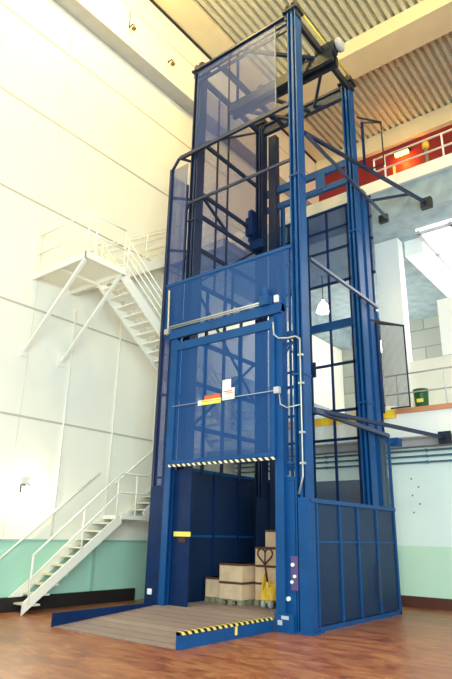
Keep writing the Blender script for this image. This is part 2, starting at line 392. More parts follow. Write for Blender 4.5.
# right face: open above, horizontal ties
XRt = PX1+.13
for z, y1, w in ((10.88, 14.98, .07), (7.55, 13.8, .07), (4.10, 13.9, .09)):
    part('side_tie', lambda m, z=z, y1=y1, w=w: m.bar((XRt+.05, 10.2, z), (XRt+.05, y1, z), w, w), M['brace'], L)
for z, x1 in ((10.97, -4.58), (4.12, -4.72)):
    s = part('anchor_strut', lambda m, z=z, x1=x1: m.bar((-5.85, 10.2, z+.02), (x1, 15.0, z), .08, .08), M['mast'], L)
    part('anchor_plate', lambda m, z=z, x1=x1: m.box(x1-.16, x1+.16, 14.95, 15.11 if z > 5 else 15.0, z-.16, z+.16), M['steel_dark'], s)
s = part('anchor_strut', lambda m: m.bar((-5.9, 13.7, 4.0), (-5.85, 14.6, 4.02), .10, .12).box(-5.98, -5.72, 14.35, 14.62, 3.92, 4.12), M['blue'], L)
part('anchor_plate', lambda m: m.box(-6.05, -5.78, 14.98, 15.11, 10.8, 11.05), M['steel_dark'], L)
part('anchor_strut', lambda m: m.bar((-5.9, 13.8, 10.9), (-5.0, 15.1, 11.5), .06, .07), M['mast'], L)
# front frame
YF = 9.86
part('front_rail', lambda m: m.box(-9.66, -6.05, YF-.03, YF+.05, 11.66, 11.76), M['mast'], L)
part('front_rail', lambda m: m.box(-9.95, -6.02, YF-.03, YF+.03, 7.76, 7.84), M['blue'], L)
part('front_rail', lambda m: m.box(-9.30, -6.05, YF-.02, YF+.03, 10.05, 10.12), M['mast'], L)
part('front_divider', lambda m: m.box(-7.72, -7.68, YF-.02, YF+.02, 6.5, 7.8), M['blue'], L)
part('front_divider', lambda m: m.box(-8.72, -8.68, YF-.02, YF+.02, 6.5, 7.8), M['blue'], L)
part('front_mesh', lambda m: m.box(-9.12, -6.42, YF+.012, YF+.017, 11.75, 14.45), M['wire_x'], L)
part('front_divider', lambda m: m.box(-6.44, -6.42, YF-.01, YF+.03, 11.75, 14.45), mat('pale_mesh_edge', (.16, .22, .24), .5), L)
part('front_divider', lambda m: m.box(-7.96, -7.94, YF-.01, YF+.03, 11.75, 14.45), M['mast'], L)
part('front_mesh', lambda m: m.box(-9.93, -6.1, YF-.012, YF-.007, 6.35, 7.77), M['wire_gate'], L)
# left wing: outer corner post, chamfered top, mesh strip, returns to the mast
part('wing_frame', lambda m: m.box(-9.98, -9.90, YF-.05, YF+.05, 0, 11.42).bar((-9.94, YF, 11.40), (-9.68, YF, 11.72), .06, .06), M['mast'], L)
part('wing_mesh', lambda m: m.box(-9.90, -9.33, YF+.0, YF+.005, .1, 11.4), M['wire_x'], L)
part('wing_mesh', lambda m: m.box(-9.955, -9.95, YF+.05, 10.55, .1, 11.3), M['wire_y'], L)
part('wing_frame', lambda m: m.box(-9.98, -9.92, 10.50, 10.56, 0, 11.3), M['mast'], L)
for z in (11.7, 10.52, 8.9, 6.88, 4.9, 2.9):
    part('wing_tie', lambda m, z=z: m.bar((-9.94 if z < 11.6 else -9.65, YF, z), (-9.35, 10.45, z), .05, .06), M['mast'], L)
    if z < 11.6: part('wing_tie', lambda m, z=z: m.bar((-9.92, 10.53, z), (-9.3, 10.15, z), .05, .06), M['mast'], L)
# solid lower jamb plate at the left
part('jamb_plate', lambda m: m.box(-9.97, -9.60, YF-.06, YF-.02, 0, 2.7).box(-9.60, -9.52, YF-.09, YF, 0, 6.3), M['blue_dark'], L)
part('push_button', lambda m: m.box(-9.86, -9.74, YF-.10, YF-.06, .38, .50), M['signw'], L, .01, label='small white switch on the left jamb')
# gate guides
part('gate_post', lambda m: m.channel(-9.42, 9.83, 0, 6.44, .18, .14, .02, '+x'), M['blue'], L)
part('gate_post', lambda m: m.channel(-6.36, 9.83, 0, 6.44, .20, .14, .02, '-x'), M['blue'], L)
part('gate_lintel', lambda m: m.box(-9.56, -6.26, 9.74, 9.90, 6.27, 6.46).box(-9.56, -6.26, 9.70, 9.78, 6.22, 6.30), M['blue'], L)
rod = part('gate_balance_rod', lambda m: m.tube([(-9.58, 9.72, 6.56), (-6.7, 9.72, 6.56)], .022).tube([(-9.58, 9.72, 6.51), (-6.7, 9.72, 6.51)], .014), M['galv'], L, label='pale metal rods along the gate top')
part('gate_balance_rod', lambda m: m.tube([(-9.71, 9.78, 7.62), (-9.68, 9.78, 6.60), (-9.62, 9.76, 6.42)], .028), M['galv'], L, label='pale upright pipe at the gate corner')
part('gate_bracket', lambda m: m.box(-9.72, -9.58, 9.68, 9.8, 6.38, 6.52), M['galv'], L, .01)
part('gate_operator', lambda m: m.box(-6.80, -6.55, 9.66, 9.84, 6.46, 6.70).lathe((-6.67, 9.75, 6.70), [(.08, 0), (.08, .12), (.05, .2)], 14), M['blue'], L, .02)
part('limit_switch', lambda m: m.box(-6.40, -6.30, 9.66, 9.73, 6.46, 6.62), M['signw'], L, .01)
# raised gate
G = part('gate', lambda m: m.box(-9.34, -9.24, 9.70, 9.76, 3.16, 6.15).box(-6.52, -6.42, 9.70, 9.76, 3.16, 6.15).box(-9.345, -6.415, 9.69, 9.75, 5.88, 6.08).box(-9.345, -6.415, 9.69, 9.75, 3.165, 3.24), M['blue'], L)
part('gate_mesh', lambda m: m.box(-9.24, -6.52, 9.735, 9.74, 3.2, 5.9), M['wire_gate'], G)
part('gate_rail', lambda m: m.box(-9.24, -6.52, 9.715, 9.732, 4.46, 4.50).box(-8.40, -8.36, 9.715, 9.732, 3.24, 5.9).box(-7.40, -7.36, 9.715, 9.732, 3.24, 5.9), M['blue'], G)
part('hazard_strip', lambda m: m.box(-9.34, -6.42, 9.685, 9.70, 3.09, 3.15), M['hazard_gate'], G, label='black and white striped lower edge')
def sgn(n, m_, x0, x1, z0, z1, y=9.70, lab=None): return part(n, lambda m: m.box(x0, x1, y-.008, y, z0, z1), m_, G, label=lab)
sgn('warning_strip', M['signy'], -8.50, -7.84, 4.42, 4.54, 9.70, 'long yellow and white warning strip')
sgn('warning_strip', M['signw'], -8.50, -8.40, 4.42, 4.54, 9.69, 'white end of the strip')
sgn('warning_strip', M['signr'], -8.32, -7.86, 4.54, 4.63, 9.70, 'red upper strip')
def notice(m): m.hexa([(-7.80, 9.69, 4.46), (-7.46, 9.69, 4.46), (-7.46, 9.698, 4.46), (-7.80, 9.698, 4.46), (-7.80, 9.69, 4.72), (-7.46, 9.69, 4.72), (-7.46, 9.698, 4.72), (-7.80, 9.698, 4.72)]).box(-7.80, -7.56, 9.69, 9.698, 4.72, 4.92)
part('notice', notice, M['signw'], G, label='white stepped notice sheet')
part('notice_text', lambda m: m.box(-7.76, -7.52, 9.682, 9.69, 4.64, 4.66).box(-7.70, -7.50, 9.682, 9.69, 4.60, 4.615), M['signr'], G, label='red print on the notice')
# right jamb plates, conduits, control boxes
part('jamb_plate', lambda m: m.box(-6.26, -6.08, 9.86, 9.90, 0, 2.72).box(-6.47, -6.06, 9.72, 9.75, 0, .32), M['blue'], L)
part('jamb_plate', lambda m: m.box(-5.97, -5.73, 9.80, 9.86, 0, 2.32).box(-5.97, -5.73, 9.79, 9.86, 2.30, 2.36), M['blue'], L)
part('jamb_mesh', lambda m: m.box(-6.26, -6.08, 9.872, 9.877, 2.7, 6.4), wire_mat('wire_mesh_jamb', (.004, .08, .3), (0, 2), .022, .12), L)
part('jamb_rail', lambda m: m.box(-6.26, -6.06, 9.84, 9.88, 2.70, 2.76).box(-6.26, -6.06, 9.84, 9.88, 3.0, 3.04).bar((-6.25, 9.85, 5.3), (-6.05, 9.85, 5.55), .03, .03).bar((-6.25, 9.85, 5.55), (-6.05, 9.85, 5.3), .03, .03), M['blue'], L)
cx, cy = -5.84, 9.79
cond = part('conduit', lambda m: m.tube([(-6.42, 9.66, 6.0), (-6.40, 9.66, 5.72), (-6.30, 9.68, 5.62), (-6.1, 9.74, 5.60), (-5.94, 9.78, 5.62), (cx, cy, 5.55), (cx, cy, 2.75), (cx-.10, cy, 2.42)], .018), M['galv'], L, label='thin white cable conduit on the post')
part('conduit', lambda m: m.tube([(-6.3, 9.68, 4.48), (-6.28, 9.70, 4.2), (-6.15, 9.74, 4.12), (cx, cy, 4.16)], .013), M['galv'], L, label='short white looped cable')
part('cable_line', lambda m: m.tube([(-9.3, 9.69, 4.50), (-6.3, 9.69, 4.50)], .008), M['rubber'], L)
for z in (5.2, 4.6, 3.6, 3.0):
    part('conduit_clip', lambda m, z=z: m.box(cx-.05, cx+.05, cy-.03, cy+.05, z-.02, z+.02), M['galv'], cond)
part('junction_box', lambda m: m.box(-6.40, -6.27, 9.62, 9.72, 4.42, 4.56), M['rubber'], L, .01, label='small grey junction box')
for x, z, w in ((-6.12, 1.15, .035), (-6.08, .95, .03), (-6.14, .85, .03), (-6.22, .56, .04)):
    part('push_button', lambda m, x=x, z=z, w=w: m.lathe((x, 9.80, z), [(w, 0), (w, .04), (w*.6, .06)], 12, 'Y'), M['signw'], L)
part('control_box', lambda m: m.box(-6.18, -6.02, 9.83, 9.87, .70, 1.30), mat('violet_grey_box', (.10, .07, .22), .5), L, .01)
part('paint_scuff', lambda m: m.box(-6.32, -6.16, 9.715, 9.722, .22, .28).box(-6.40, -6.30, 9.715, 9.722, .12, .20), M['rubber'], L)
# lower guarding, right side: boxed wire panels to 2.3 m
XS = -5.84
part('guard_frame', lambda m: m.box(XS-.03, XS+.05, 9.98, 14.05, 2.28, 2.36).box(XS-.03, XS+.03, 9.98, 14.05, .0, .08).box(XS-.03, XS+.03, 13.98, 14.05, 0, 4.1), M['blue'], L)
for y in (10.25, 11.2, 12.02, 12.98):
    part('guard_upright', lambda m, y=y: m.box(XS-.02, XS+.03, y-.025, y+.025, .1, 2.3), M['blue'], L)
part('guard_rail', lambda m: m.box(XS-.015, XS+.015, 9.98, 14.0, 1.54, 1.575), M['blue'], L)
for y0, y1 in ((9.98, 11.18), (11.23, 12.0), (12.05, 12.95), (13.0, 13.98)):
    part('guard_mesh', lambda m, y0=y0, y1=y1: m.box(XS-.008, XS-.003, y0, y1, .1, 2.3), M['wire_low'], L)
part('guard_mesh', lambda m: m.box(XS-.005, XS, 13.5, 13.98, 2.36, 4.0), wire_mat('wire_mesh_grey', (.10, .16, .20), (1, 2), .022, .2), L)
part('latch', lambda m: m.bar((XS+.06, 12.85, .35), (XS+.06, 12.87, 1.1), .05, .03), M['brace'], L)
# rear face frame with landing openings (seen through the open right side)
YB = 14.35
for x in (-9.5, -8.9, -8.18, -7.5, -6.8, -6.1):
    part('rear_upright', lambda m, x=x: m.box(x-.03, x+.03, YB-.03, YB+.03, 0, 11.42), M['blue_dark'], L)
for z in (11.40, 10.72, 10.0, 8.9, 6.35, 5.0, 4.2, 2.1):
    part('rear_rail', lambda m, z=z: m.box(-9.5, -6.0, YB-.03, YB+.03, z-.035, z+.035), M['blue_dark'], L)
part('rear_header', lambda m: m.box(-9.5, -6.0, YB-.06, YB+.04, 7.42, 7.66), M['blue'], L)
part('rear_mesh', lambda m: m.box(-9.5, -6.0, YB-.003, YB+.003, 8.9, 11.40), wire_mat('wire_mesh_rear', (.005, .06, .24), (0, 2), .022, .26), L)
part('rear_mesh', lambda m: m.box(-9.5, -6.0, YB-.003, YB+.003, .1, 3.1), M['wire_carx'], L)
part('door_lock', lambda m: m.box(-8.4, -8.0, YB-.12, YB-.04, 6.05, 6.5), M['blue_dark'], L, .01)
# rear left guarding
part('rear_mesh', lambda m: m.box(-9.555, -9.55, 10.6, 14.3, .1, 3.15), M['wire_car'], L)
part('rear_rail', lambda m: m.box(-9.58, -9.52, 10.6, 14.35, 3.1, 3.18).box(-9.58, -9.52, 10.6, 14.35, 1.58, 1.64), M['blue'], L)
for y in (10.62, 11.6, 12.6, 13.6):
    part('rear_upright', lambda m, y=y: m.box(-9.58, -9.52, y-.03, y+.03, .05, 3.15), M['blue_dark'], L)
# upper landing gate hardware
part('landing_header', lambda m: m.box(-9.3, -6.0, 13.3, 13.42, 12.0, 12.22).box(-9.3, -6.0, 13.3, 13.42, 11.42, 11.60), M['blue'], L)
part('landing_plate', lambda m: m.box(-7.25, -6.95, 13.28, 13.32, 11.5, 12.1), M['blue'], L)
part('landing_gear', lambda m: m.box(-9.35, -9.2, 12.7, 12.95, 10.2, 11.3).box(-9.3, -9.05, 12.5, 12.6, 10.3, 10.9).box(-9.3, -8.8, 12.72, 12.9, 9.9, 10.2), M['blue_dark'], L)
# landing wing guards projecting to the right at both upper floors
for z0, z1, x1, yy in ((4.9, 7.15, -5.36, 14.5), (12.2, 13.72, -5.42, 14.2)):
    w = part('landing_guard', lambda m, z0=z0, z1=z1, x1=x1, yy=yy: m.box(x1-.03, x1, yy-.015, yy+.015, z0, z1).box(-5.9, x1, yy-.015, yy+.015, z0, z0+.04).bar((-5.92, 13.85, z1), (x1, yy, z1), .04, .04).bar((-5.92, 13.55, z1+.0), (x1, yy, z1), .04, .04), M['steel_dark'], L)
    part('guard_upright', lambda m, z0=z0, z1=z1: m.box(-5.93, -5.87, 13.82, 13.90, z0, z1), M['blue_dark'], w)
    if z0 < 10:
        part('guard_mesh', lambda m, z0=z0, z1=z1, x1=x1, yy=yy: m.hexa([(-5.92, 13.9, z0), (x1, yy, z0), (x1, yy+.004, z0), (-5.92, 13.904, z0), (-5.92, 13.9, z1), (x1, yy, z1), (x1, yy+.004, z1), (-5.92, 13.904, z1)]), M['wire_wing'], w)
part('shaft_shield', lambda m: m.box(-5.93, -5.85, 13.83, 13.98, 4.7, 7.1), M['blue_dark'], L)
# inside column plate and its signs
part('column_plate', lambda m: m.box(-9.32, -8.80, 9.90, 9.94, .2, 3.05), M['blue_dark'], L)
part('warning_label', lambda m: m.box(-9.24, -8.76, 9.87, 9.90, 1.60, 1.70), M['signy'], L, label='bright yellow label on the inner column')
part('warning_label', lambda m: m.box(-9.10, -8.90, 9.88, 9.90, 1.48, 1.58), M['heart'], L, label='small reddish label below the yellow one')

# lift platform
PF = thing('lift_platform', (-7.7, 12.1, 0), 'low boarded lift platform carrying the crates inside the blue shaft', 'platform')
part('deck', lambda m: m.box(-9.35, -6.2, 9.93, 14.2, .14, .2), M['deck'], PF)
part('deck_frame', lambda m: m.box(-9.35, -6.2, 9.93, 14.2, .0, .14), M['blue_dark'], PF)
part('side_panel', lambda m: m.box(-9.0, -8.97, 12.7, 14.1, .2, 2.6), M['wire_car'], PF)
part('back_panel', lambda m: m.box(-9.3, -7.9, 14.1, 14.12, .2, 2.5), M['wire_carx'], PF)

# loading ramp
RP = thing('loading_ramp', (-8.08, 8.5, 0), 'long low boarded ramp leading up to the lift opening', 'ramp')
def ramp(m): m.hexa([(-9.59, 7.18, 0), (-6.56, 7.18, 0), (-6.56, 9.92, 0), (-9.59, 9.92, 0), (-9.59, 7.18, .012), (-6.56, 7.18, .012), (-6.56, 9.92, .2), (-9.59, 9.92, .2)])
part('ramp_deck', ramp, M['deck'], RP)
part('side_curb', lambda m: m.box(-9.66, -9.59, 7.17, 9.76, 0, .235), M['blue_dark'], RP)
c = part('side_curb', lambda m: m.box(-6.56, -6.49, 7.17, 9.70, 0, .235), M['blue'], RP)
part('hazard_strip', lambda m: m.box(-6.565, -6.482, 7.17, 9.70, .195, .243), M['hazard_curb'], c, label='black and yellow striped top edge')
part('bolt', lambda m: m.box(-6.49, -6.475, 8.55, 8.60, .06, .19), M['signy'], c, label='yellow paint mark on the curb')

# ------------------------------------------------------------------ cargo
def crate(x, y, z, w, d, h, label, rot=0.0):
    t = thing('wooden_crate', (x, y, z), label, 'crate', None)
    def body(m): m.box(x-w/2, x+w/2, y-d/2, y+d/2, z, z+h)
    part('crate_body', body, M['crate'], t, .004)
    def lid(m):
        m.box(x-w/2-.012, x+w/2+.012, y-d/2-.012, y+d/2+.012, z+h-.045, z+h)
    part('crate_batten', lid, M['batten'], t)
    for sx in (-1, 1):
        for sy in (-1, 1):
            def cor(m, sx=sx, sy=sy):
                cx_, cy2 = x+sx*(w/2+.008), y+sy*(d/2+.008)
                m.prism([(cx_, cy2), (cx_-sx*.07, cy2), (cx_-sx*.07, cy2-sy*.012), (cx_-sx*.012, cy2-sy*.012), (cx_-sx*.012, cy2-sy*.07), (cx_, cy2-sy*.07)][::sx*sy], z, z+h-.045)
            part('corner_strip', cor, M['crate'], t)
    t.rotation_euler.z = rot
    return t
def pallet(x, y, w, d, label):
    z = .201; t = thing('pallet', (x, y, z), label, 'pallet', None)
    for i in range(5):
        yy = y-d/2+.05+i*(d-.1)/4
        part('board', lambda m, yy=yy: m.box(x-w/2, x+w/2, yy-.045, yy+.045, z+.085, z+.100), M['palletw'], t)
    for i in range(3):
        for j in range(3):
            xx = x-w/2+.06+i*(w-.12)/2; yy = y-d/2+.06+j*(d-.12)/2
            part('block', lambda m, xx=xx, yy=yy: m.box(xx-.06, xx+.06, yy-.06, yy+.06, z, z+.085), M['palletw'], t)
pallet(-8.48, 11.30, .66, .66, 'low wooden pallet under the two stacked crates in the middle')
crate(-8.48, 11.30, .305, .62, .62, .36, 'lower pale crate of the middle two-high stack')
crate(-8.48, 11.30, .668, .62, .62, .38, 'upper pale crate of the middle two-high stack')
pallet(-9.05, 11.42, .44, .74, 'small pallet under the single crate by the dark panel')
crate(-9.05, 11.42, .305, .42, .70, .42, 'single low crate standing left of the two-high stack')
pallet(-7.70, 11.75, .78, .80, 'pallet under the tall crate stack behind the pallet truck')
crate(-7.70, 11.75, .305, .74, .74, .36, 'bottom crate of the tall stack behind the pallet truck')
crate(-7.70, 11.75, .668, .74, .74, .36, 'second crate up in the tall stack behind the pallet truck')
crate(-7.70, 11.75, 1.031, .74, .74, .38, 'third crate up in the tall stack, under the smallest crate')
crate(-7.58, 11.80, 1.414, .58, .62, .37, 'small crate topmost of the tall stack')

PT = thing('pallet_truck', (-7.72, 11.1, .2), 'yellow hand pallet truck with dark looped handle before the tall crates', 'pallet truck')
bx, by = -7.52, 11.08
part('body', lambda m: m.hexa([(bx-.16, by-.1, .36), (bx+.16, by-.1, .36), (bx+.20, by+.14, .36), (bx-.20, by+.14, .36), (bx-.07, by-.04, .62), (bx+.07, by-.04, .62), (bx+.14, by+.10, .70), (bx-.14, by+.10, .70)]).tube([(bx, by-.04, .3), (bx, by-.04, .72)], .05), M['yellow'], PT, .01)
for s in (-1, 1):
    part('fork', lambda m, s=s: m.box(bx+s*.2-.07, bx+s*.2+.07, by+.12, by+.24, .27, .34), M['yellow'], PT)
    part('guard_fin', lambda m, s=s: m.hexa([(bx+s*.22-.02, by+.02, .34), (bx+s*.22+.02, by+.02, .34), (bx+s*.22+.02, by+.16, .34), (bx+s*.22-.02, by+.16, .34), (bx+s*.20-.02, by+.10, .86), (bx+s*.20+.02, by+.10, .86), (bx+s*.20+.02, by+.16, .86), (bx+s*.20-.02, by+.16, .86)]), M['yellow'], PT)
    part('wheel', lambda m, s=s: m.lathe((bx+s*.09-.03, by-.05, .285), [(.03, 0), (.082, 0), (.082, .06), (.03, .06)], 18, 'X'), M['rubber'], PT)
hx, hy = bx-.01, by-.12
h_ = part('handle_bar', lambda m: m.tube([(bx, by-.04, .70), (hx, hy, 1.06)], .022), M['heart'], PT)
def heart(m):
    # looped grip in the plane facing the ramp
    pts = []
    for k in range(33):
        t = 2*math.pi*k/32
        X = .175*math.sin(t)**3; Z = .0118*(13*math.cos(t)-5*math.cos(2*t)-2*math.cos(3*t)-math.cos(4*t))
        pts.append((hx+X*.9, hy+X*.3, 1.245+Z))
    m.tube(pts, .020, 8)
    m.tube([(hx, hy, 1.05), (hx, hy, 1.33)], .018, 8)
part('grip', heart, M['heart'], h_, label='looped heart-shaped grip')

# ------------------------------------------------------------------ stairs
def railing(name_parent, pts, posts, h=1.0, rails=(1.0, .5), r=.022, m_=None, rail_name='handrail'):
    m_ = m_ or M['stair']
    for k in rails:
        part('handrail' if k == rails[0] else 'mid_rail', lambda m, k=k: m.tube([(p[0], p[1], p[2]+k*h) for p in pts], r, 8), m_, name_parent)
    for p in posts:
        part('rail_post', lambda m, p=p: m.tube([(p[0], p[1], p[2]-.02), (p[0], p[1], p[2]+h)], r*.95, 8), m_, name_parent)
def flight(P, x0, x1, ya, za, yb, zb, n, tm=None):
    """steps climb from (ya,za) to (yb,zb)"""
    dy = (yb-ya)/n; dz = (zb-za)/n
    sg = 1 if yb > ya else -1
    for x in (x0+.02, x1-.02):
        part('stringer', lambda m, x=x: m.hexa([(x-.02, ya-.10*sg, za-.02 if za > .1 else 0), (x+.02, ya-.10*sg, za-.02 if za > .1 else 0), (x+.02, yb+.05*sg, zb-.20), (x-.02, yb+.05*sg, zb-.20),
                                               (x-.02, ya-.10*sg, za+.24), (x+.02, ya-.10*sg, za+.24), (x+.02, yb+.05*sg, zb+.07), (x-.02, yb+.05*sg, zb+.07)]) if za < .1 else
             m.bar((x, ya, za-.02), (x, yb, zb-.05), .04, .27), M['stair'], P)
    for i in range(1, n):
        y = ya+dy*i; z = za+dz*i
        part('tread', lambda m, y=y, z=z: m.box(x0+.04, x1-.04, y-.13, y+.13, z-.035, z), tm or M['tread'], P)

S1 = thing('lower_staircase', (-11.65, 9, 0), 'pale steel staircase rising from the floor along the green left wall', 'staircase')
flight(S1, -11.97, -11.28, 7.72, 0, 10.1, 2.07, 11)
part('landing', lambda m: m.box(-11.97, -11.26, 10.1, 10.95, 1.97, 2.07), M['stair'], S1)
flight(S1, -11.97, -11.28, 10.95, 2.07, 13.3, 4.10, 11)
railing(S1, [(-11.3, 7.72, .16), (-11.3, 10.05, 2.10), (-11.3, 10.95, 2.10), (-11.3, 13.3, 4.1)], [(-11.3, 7.75, .2), (-11.3, 9.0, 1.2), (-11.3, 9.98, 2.0), (-11.3, 10.6, 2.07), (-11.3, 12.1, 3.1)], .98, (1, .52), .024)
part('wall_rail', lambda m: m.tube([(-11.93, 7.2, .95), (-11.93, 9.86, 3.10)], .024, 8), M['stair'], S1)
part('wall_rail', lambda m: m.tube([(-11.93, 10.4, 2.88), (-11.93, 13.2, 5.05)], .024, 8), M['stair'], S1)
part('support_post', lambda m: m.box(-11.36, -11.29, 13.2, 13.27, 0, 4.0), M['stair'], S1)
part('landing', lambda m: m.box(-11.97, -10.0, 13.3, 14.4, 4.0, 4.10), M['stair'], S1)
railing(S1, [(-11.9, 14.38, 4.1), (-10.02, 14.38, 4.1), (-10.02, 13.35, 4.1)], [(-10.02, 14.38, 4.1), (-11.0, 14.38, 4.1)], 1.0)

S2 = thing('wall_landing', (-11, 7.8, 7.6), 'cream steel landing platform high on the left wall with diagonal braces', 'landing')
part('deck', lambda m: m.box(-11.99, -9.92, 7.27, 8.42, 7.70, 7.74), M['grating'], S2)
part('deck_frame', lambda m: m.box(-11.99, -9.92, 7.24, 7.29, 7.60, 7.76).box(-11.99, -9.92, 8.39, 8.44, 7.60, 7.76).box(-9.96, -9.90, 7.24, 8.44, 7.60, 7.76).box(-11.0, -10.95, 7.29, 8.39, 7.60, 7.68), M['stair'], S2)
for y in (7.28, 8.36):
    part('diagonal_brace', lambda m, y=y: m.bar((-9.98, y, 7.60), (-11.97, y, 5.74), .07, .07), M['stair'], S2)
    part('anchor_plate', lambda m, y=y: m.box(-12.0, -11.97, y-.10, y+.10, 5.60, 5.88), M['stair'], S2)
railing(S2, [(-11.97, 7.27, 7.74), (-9.95, 7.27, 7.74)], [(-11.9, 7.27, 7.74), (-10.9, 7.27, 7.74), (-9.95, 7.27, 7.74)], 1.07)
railing(S2, [(-9.95, 7.27, 7.74), (-9.95, 8.40, 7.74)], [(-9.95, 7.5, 7.74), (-9.95, 8.40, 7.74)], 1.07)
railing(S2, [(-11.1, 8.42, 7.74), (-10.85, 8.42, 7.74)], [(-11.1, 8.42, 7.74), (-10.85, 8.42, 7.74)], 1.07)

S3 = thing('descending_staircase', (-10.4, 10.5, 4.1), 'cream steel flight descending from the wall landing towards the lift', 'staircase')
flight(S3, -10.90, -10.02, 13.28, 4.10, 8.45, 7.72, 20, M['stair'])
for x in (-10.87, -10.05):
    railing(S3, [(x, 8.5, 7.72), (x, 13.2, 4.15)], [(x, 8.6, 7.62), (x, 10.2, 6.4), (x, 11.8, 5.2), (x, 13.1, 4.25)], 1.0, (1.0, .78, .55, .32), .016)

S4 = thing('ascending_staircase', (-11.5, 10.5, 7.7), 'cream steel flight climbing along the left wall above the landing', 'staircase')
flight(S4, -11.97, -11.12, 8.45, 7.74, 11.85, 10.0, 13, M['stair'])
railing(S4, [(-11.15, 8.5, 7.78), (-11.15, 11.85, 10.0)], [(-11.15, 8.6, 7.8), (-11.15, 10.2, 8.9), (-11.15, 11.8, 10)], 1.05, (1.0, .75, .5, .25), .016)
railing(S4, [(-11.93, 8.5, 7.78), (-11.93, 11.85, 10.0)], [(-11.93, 9.2, 8.3), (-11.93, 10.8, 9.4)], 1.05, (1.0, .5), .016)
part('landing', lambda m: m.box(-11.97, -9.6, 11.85, 13.0, 9.90, 10.0), M['concrete'], S4)
part('landing_beam', lambda m: m.box(-11.97, -9.6, 11.82, 11.88, 9.78, 10.02).box(-11.97, -9.6, 12.98, 13.04, 9.78, 10.02).box(-9.66, -9.58, 11.85, 13.0, 9.78, 10.02), M['grey'], S4)
railing(S4, [(-11.1, 11.86, 10), (-9.63, 11.86, 10), (-9.63, 13.0, 10)], [(-10.4, 11.86, 10), (-9.63, 11.86, 10), (-9.63, 13.0, 10)], 1.05, (1, .66, .33), .018)
flight(S4, -10.6, -9.75, 13.02, 10.0, 14.98, 12.3, 12, M['stair'])
railing(S4, [(-9.78, 13.05, 10.05), (-9.78, 14.95, 12.3)], [(-9.78, 14.0, 11.15)], 1.0, (1, .5), .018)

# ------------------------------------------------------------------ wall fittings
for y, z0, z1, lab in ((8.62, 1.5, 7.2, 'thin pale vertical conduit on the left wall, nearest the wall lamp'),
                  (10.2, 1.5, 9.6, 'thin pale vertical conduit on the left wall, middle of three'),
                  (11.75, 2.9, 9.7, 'thin pale vertical conduit on the left wall, next to the lift')):
    tag(build('wall_conduit', MB().tube([(XW+.03, y, z0), (XW+.03, y, z1)], .022, 8), M['stair']), lab, 'conduit', 'conduits on the left wall')
WL = thing('wall_lamp', (XW, 7.78, 2.55), 'small glowing bulkhead lamp on the wall beside the lower stairs', 'lamp')
part('lamp_base', lambda m: m.box(XW, XW+.05, 7.66, 7.90, 2.46, 2.66).box(XW, XW+.16, 7.70, 7.86, 2.63, 2.66), M['steel_dark'], WL, .01)
part('bulb', lambda m: m.lathe((XW+.09, 7.78, 2.46), [(.02, -.06), (.06, -.03), (.07, .04), (.05, .12), (.02, .16)], 16), M['bulb'], WL)
for (y, z, lab) in ((10.84, 16.95, 'small brown floodlight on the upper wall beside the lift top'), (9.04, 16.95, 'small brown floodlight hanging at the top left of the wall')):
    t = thing('floodlight', (XW+.55, y, z), lab, 'floodlight', None)
    part('arm', lambda m, y=y, z=z: m.tube([(XW+.55, y, z+.0), (XW+.72, y, z+.05), (XW+.78, y, z-.05)], .02, 8).tube([(XW+.56, y, z), (XW+.56, y, z+.7)] if y < 10 else [(XW+.56, y, z), (XW+.56, y, z+.1)], .015, 8), M['steel_dark'], t)
    part('lamp_head', lambda m, y=y, z=z: m.lathe((XW+.80, y, z-.20), [(.08, 0), (.07, .03), (.04, .10), (.03, .14)], 14), mat('ochre_lamp', (.22, .15, .05), .5), t)
for z, lab in ((4.12, 'top'), (3.93, 'second'), (3.78, 'third'), (3.62, 'lowest')):
    t = thing('wall_pipe', (-4, 15.6, z), 'blue-grey service pipe on the back wall, %s of the four' % lab, 'pipe', 'service pipes under the middle floor')
    part('pipe_run', lambda m, z=z: m.tube([(-11.9, 15.6, z), (XR, 15.6, z)], .026, 8), M['pipe'], t)
    for x in (-8.5, -6.9, -5.45, -4.2):
        part('pipe_clip', lambda m, z=z, x=x: m.box(x-.02, x+.02, 15.56, 15.7, z-.035, z+.035), M['pipe'], t)
part_holes = MB()
for k in range(5):
    part_holes.box(-5.98+(k % 2)*.18, -5.94+(k % 2)*.18, 15.69, 15.70, 2.3+k*.22, 2.34+k*.22)
struct('trim_17', part_holes, M['pipe'])

# guardrails
R3 = thing('upper_guardrail', (-3, 15.08, 12.3), 'pinkish white guardrail on the upper floor before the red wall', 'guardrail')
for z in (13.16, 12.70):
    part('rail', lambda m, z=z: m.tube([(-6.10, 15.08, z), (XR, 15.08, z)], .032, 8), M['pinkwhite'], R3)
for x in (-6.10, -5.75, -3.95, -2.2, 0, 2, 4):
    part('rail_post', lambda m, x=x: m.tube([(x, 15.08, 12.3 if x > -6 else 12.69), (x, 15.08, 13.17)], .03, 8), M['pinkwhite'], R3)
R2 = thing('middle_guardrail', (-3, 15.08, 4.9), 'grey tubular guardrail along the middle floor edge', 'guardrail')
for z in (5.97, 5.43):
    part('rail', lambda m, z=z: m.tube([(-6.3, 15.08, z), (XR, 15.08, z)], .022, 8), M['greyrail'], R2)
for x in (-6.3, -5.92, -4.6, -3.2, -1.8, 0, 2, 4):
    part('rail_post', lambda m, x=x: m.tube([(x, 15.08, 4.9), (x, 15.08, 5.98)], .022, 8), M['greyrail'], R2)
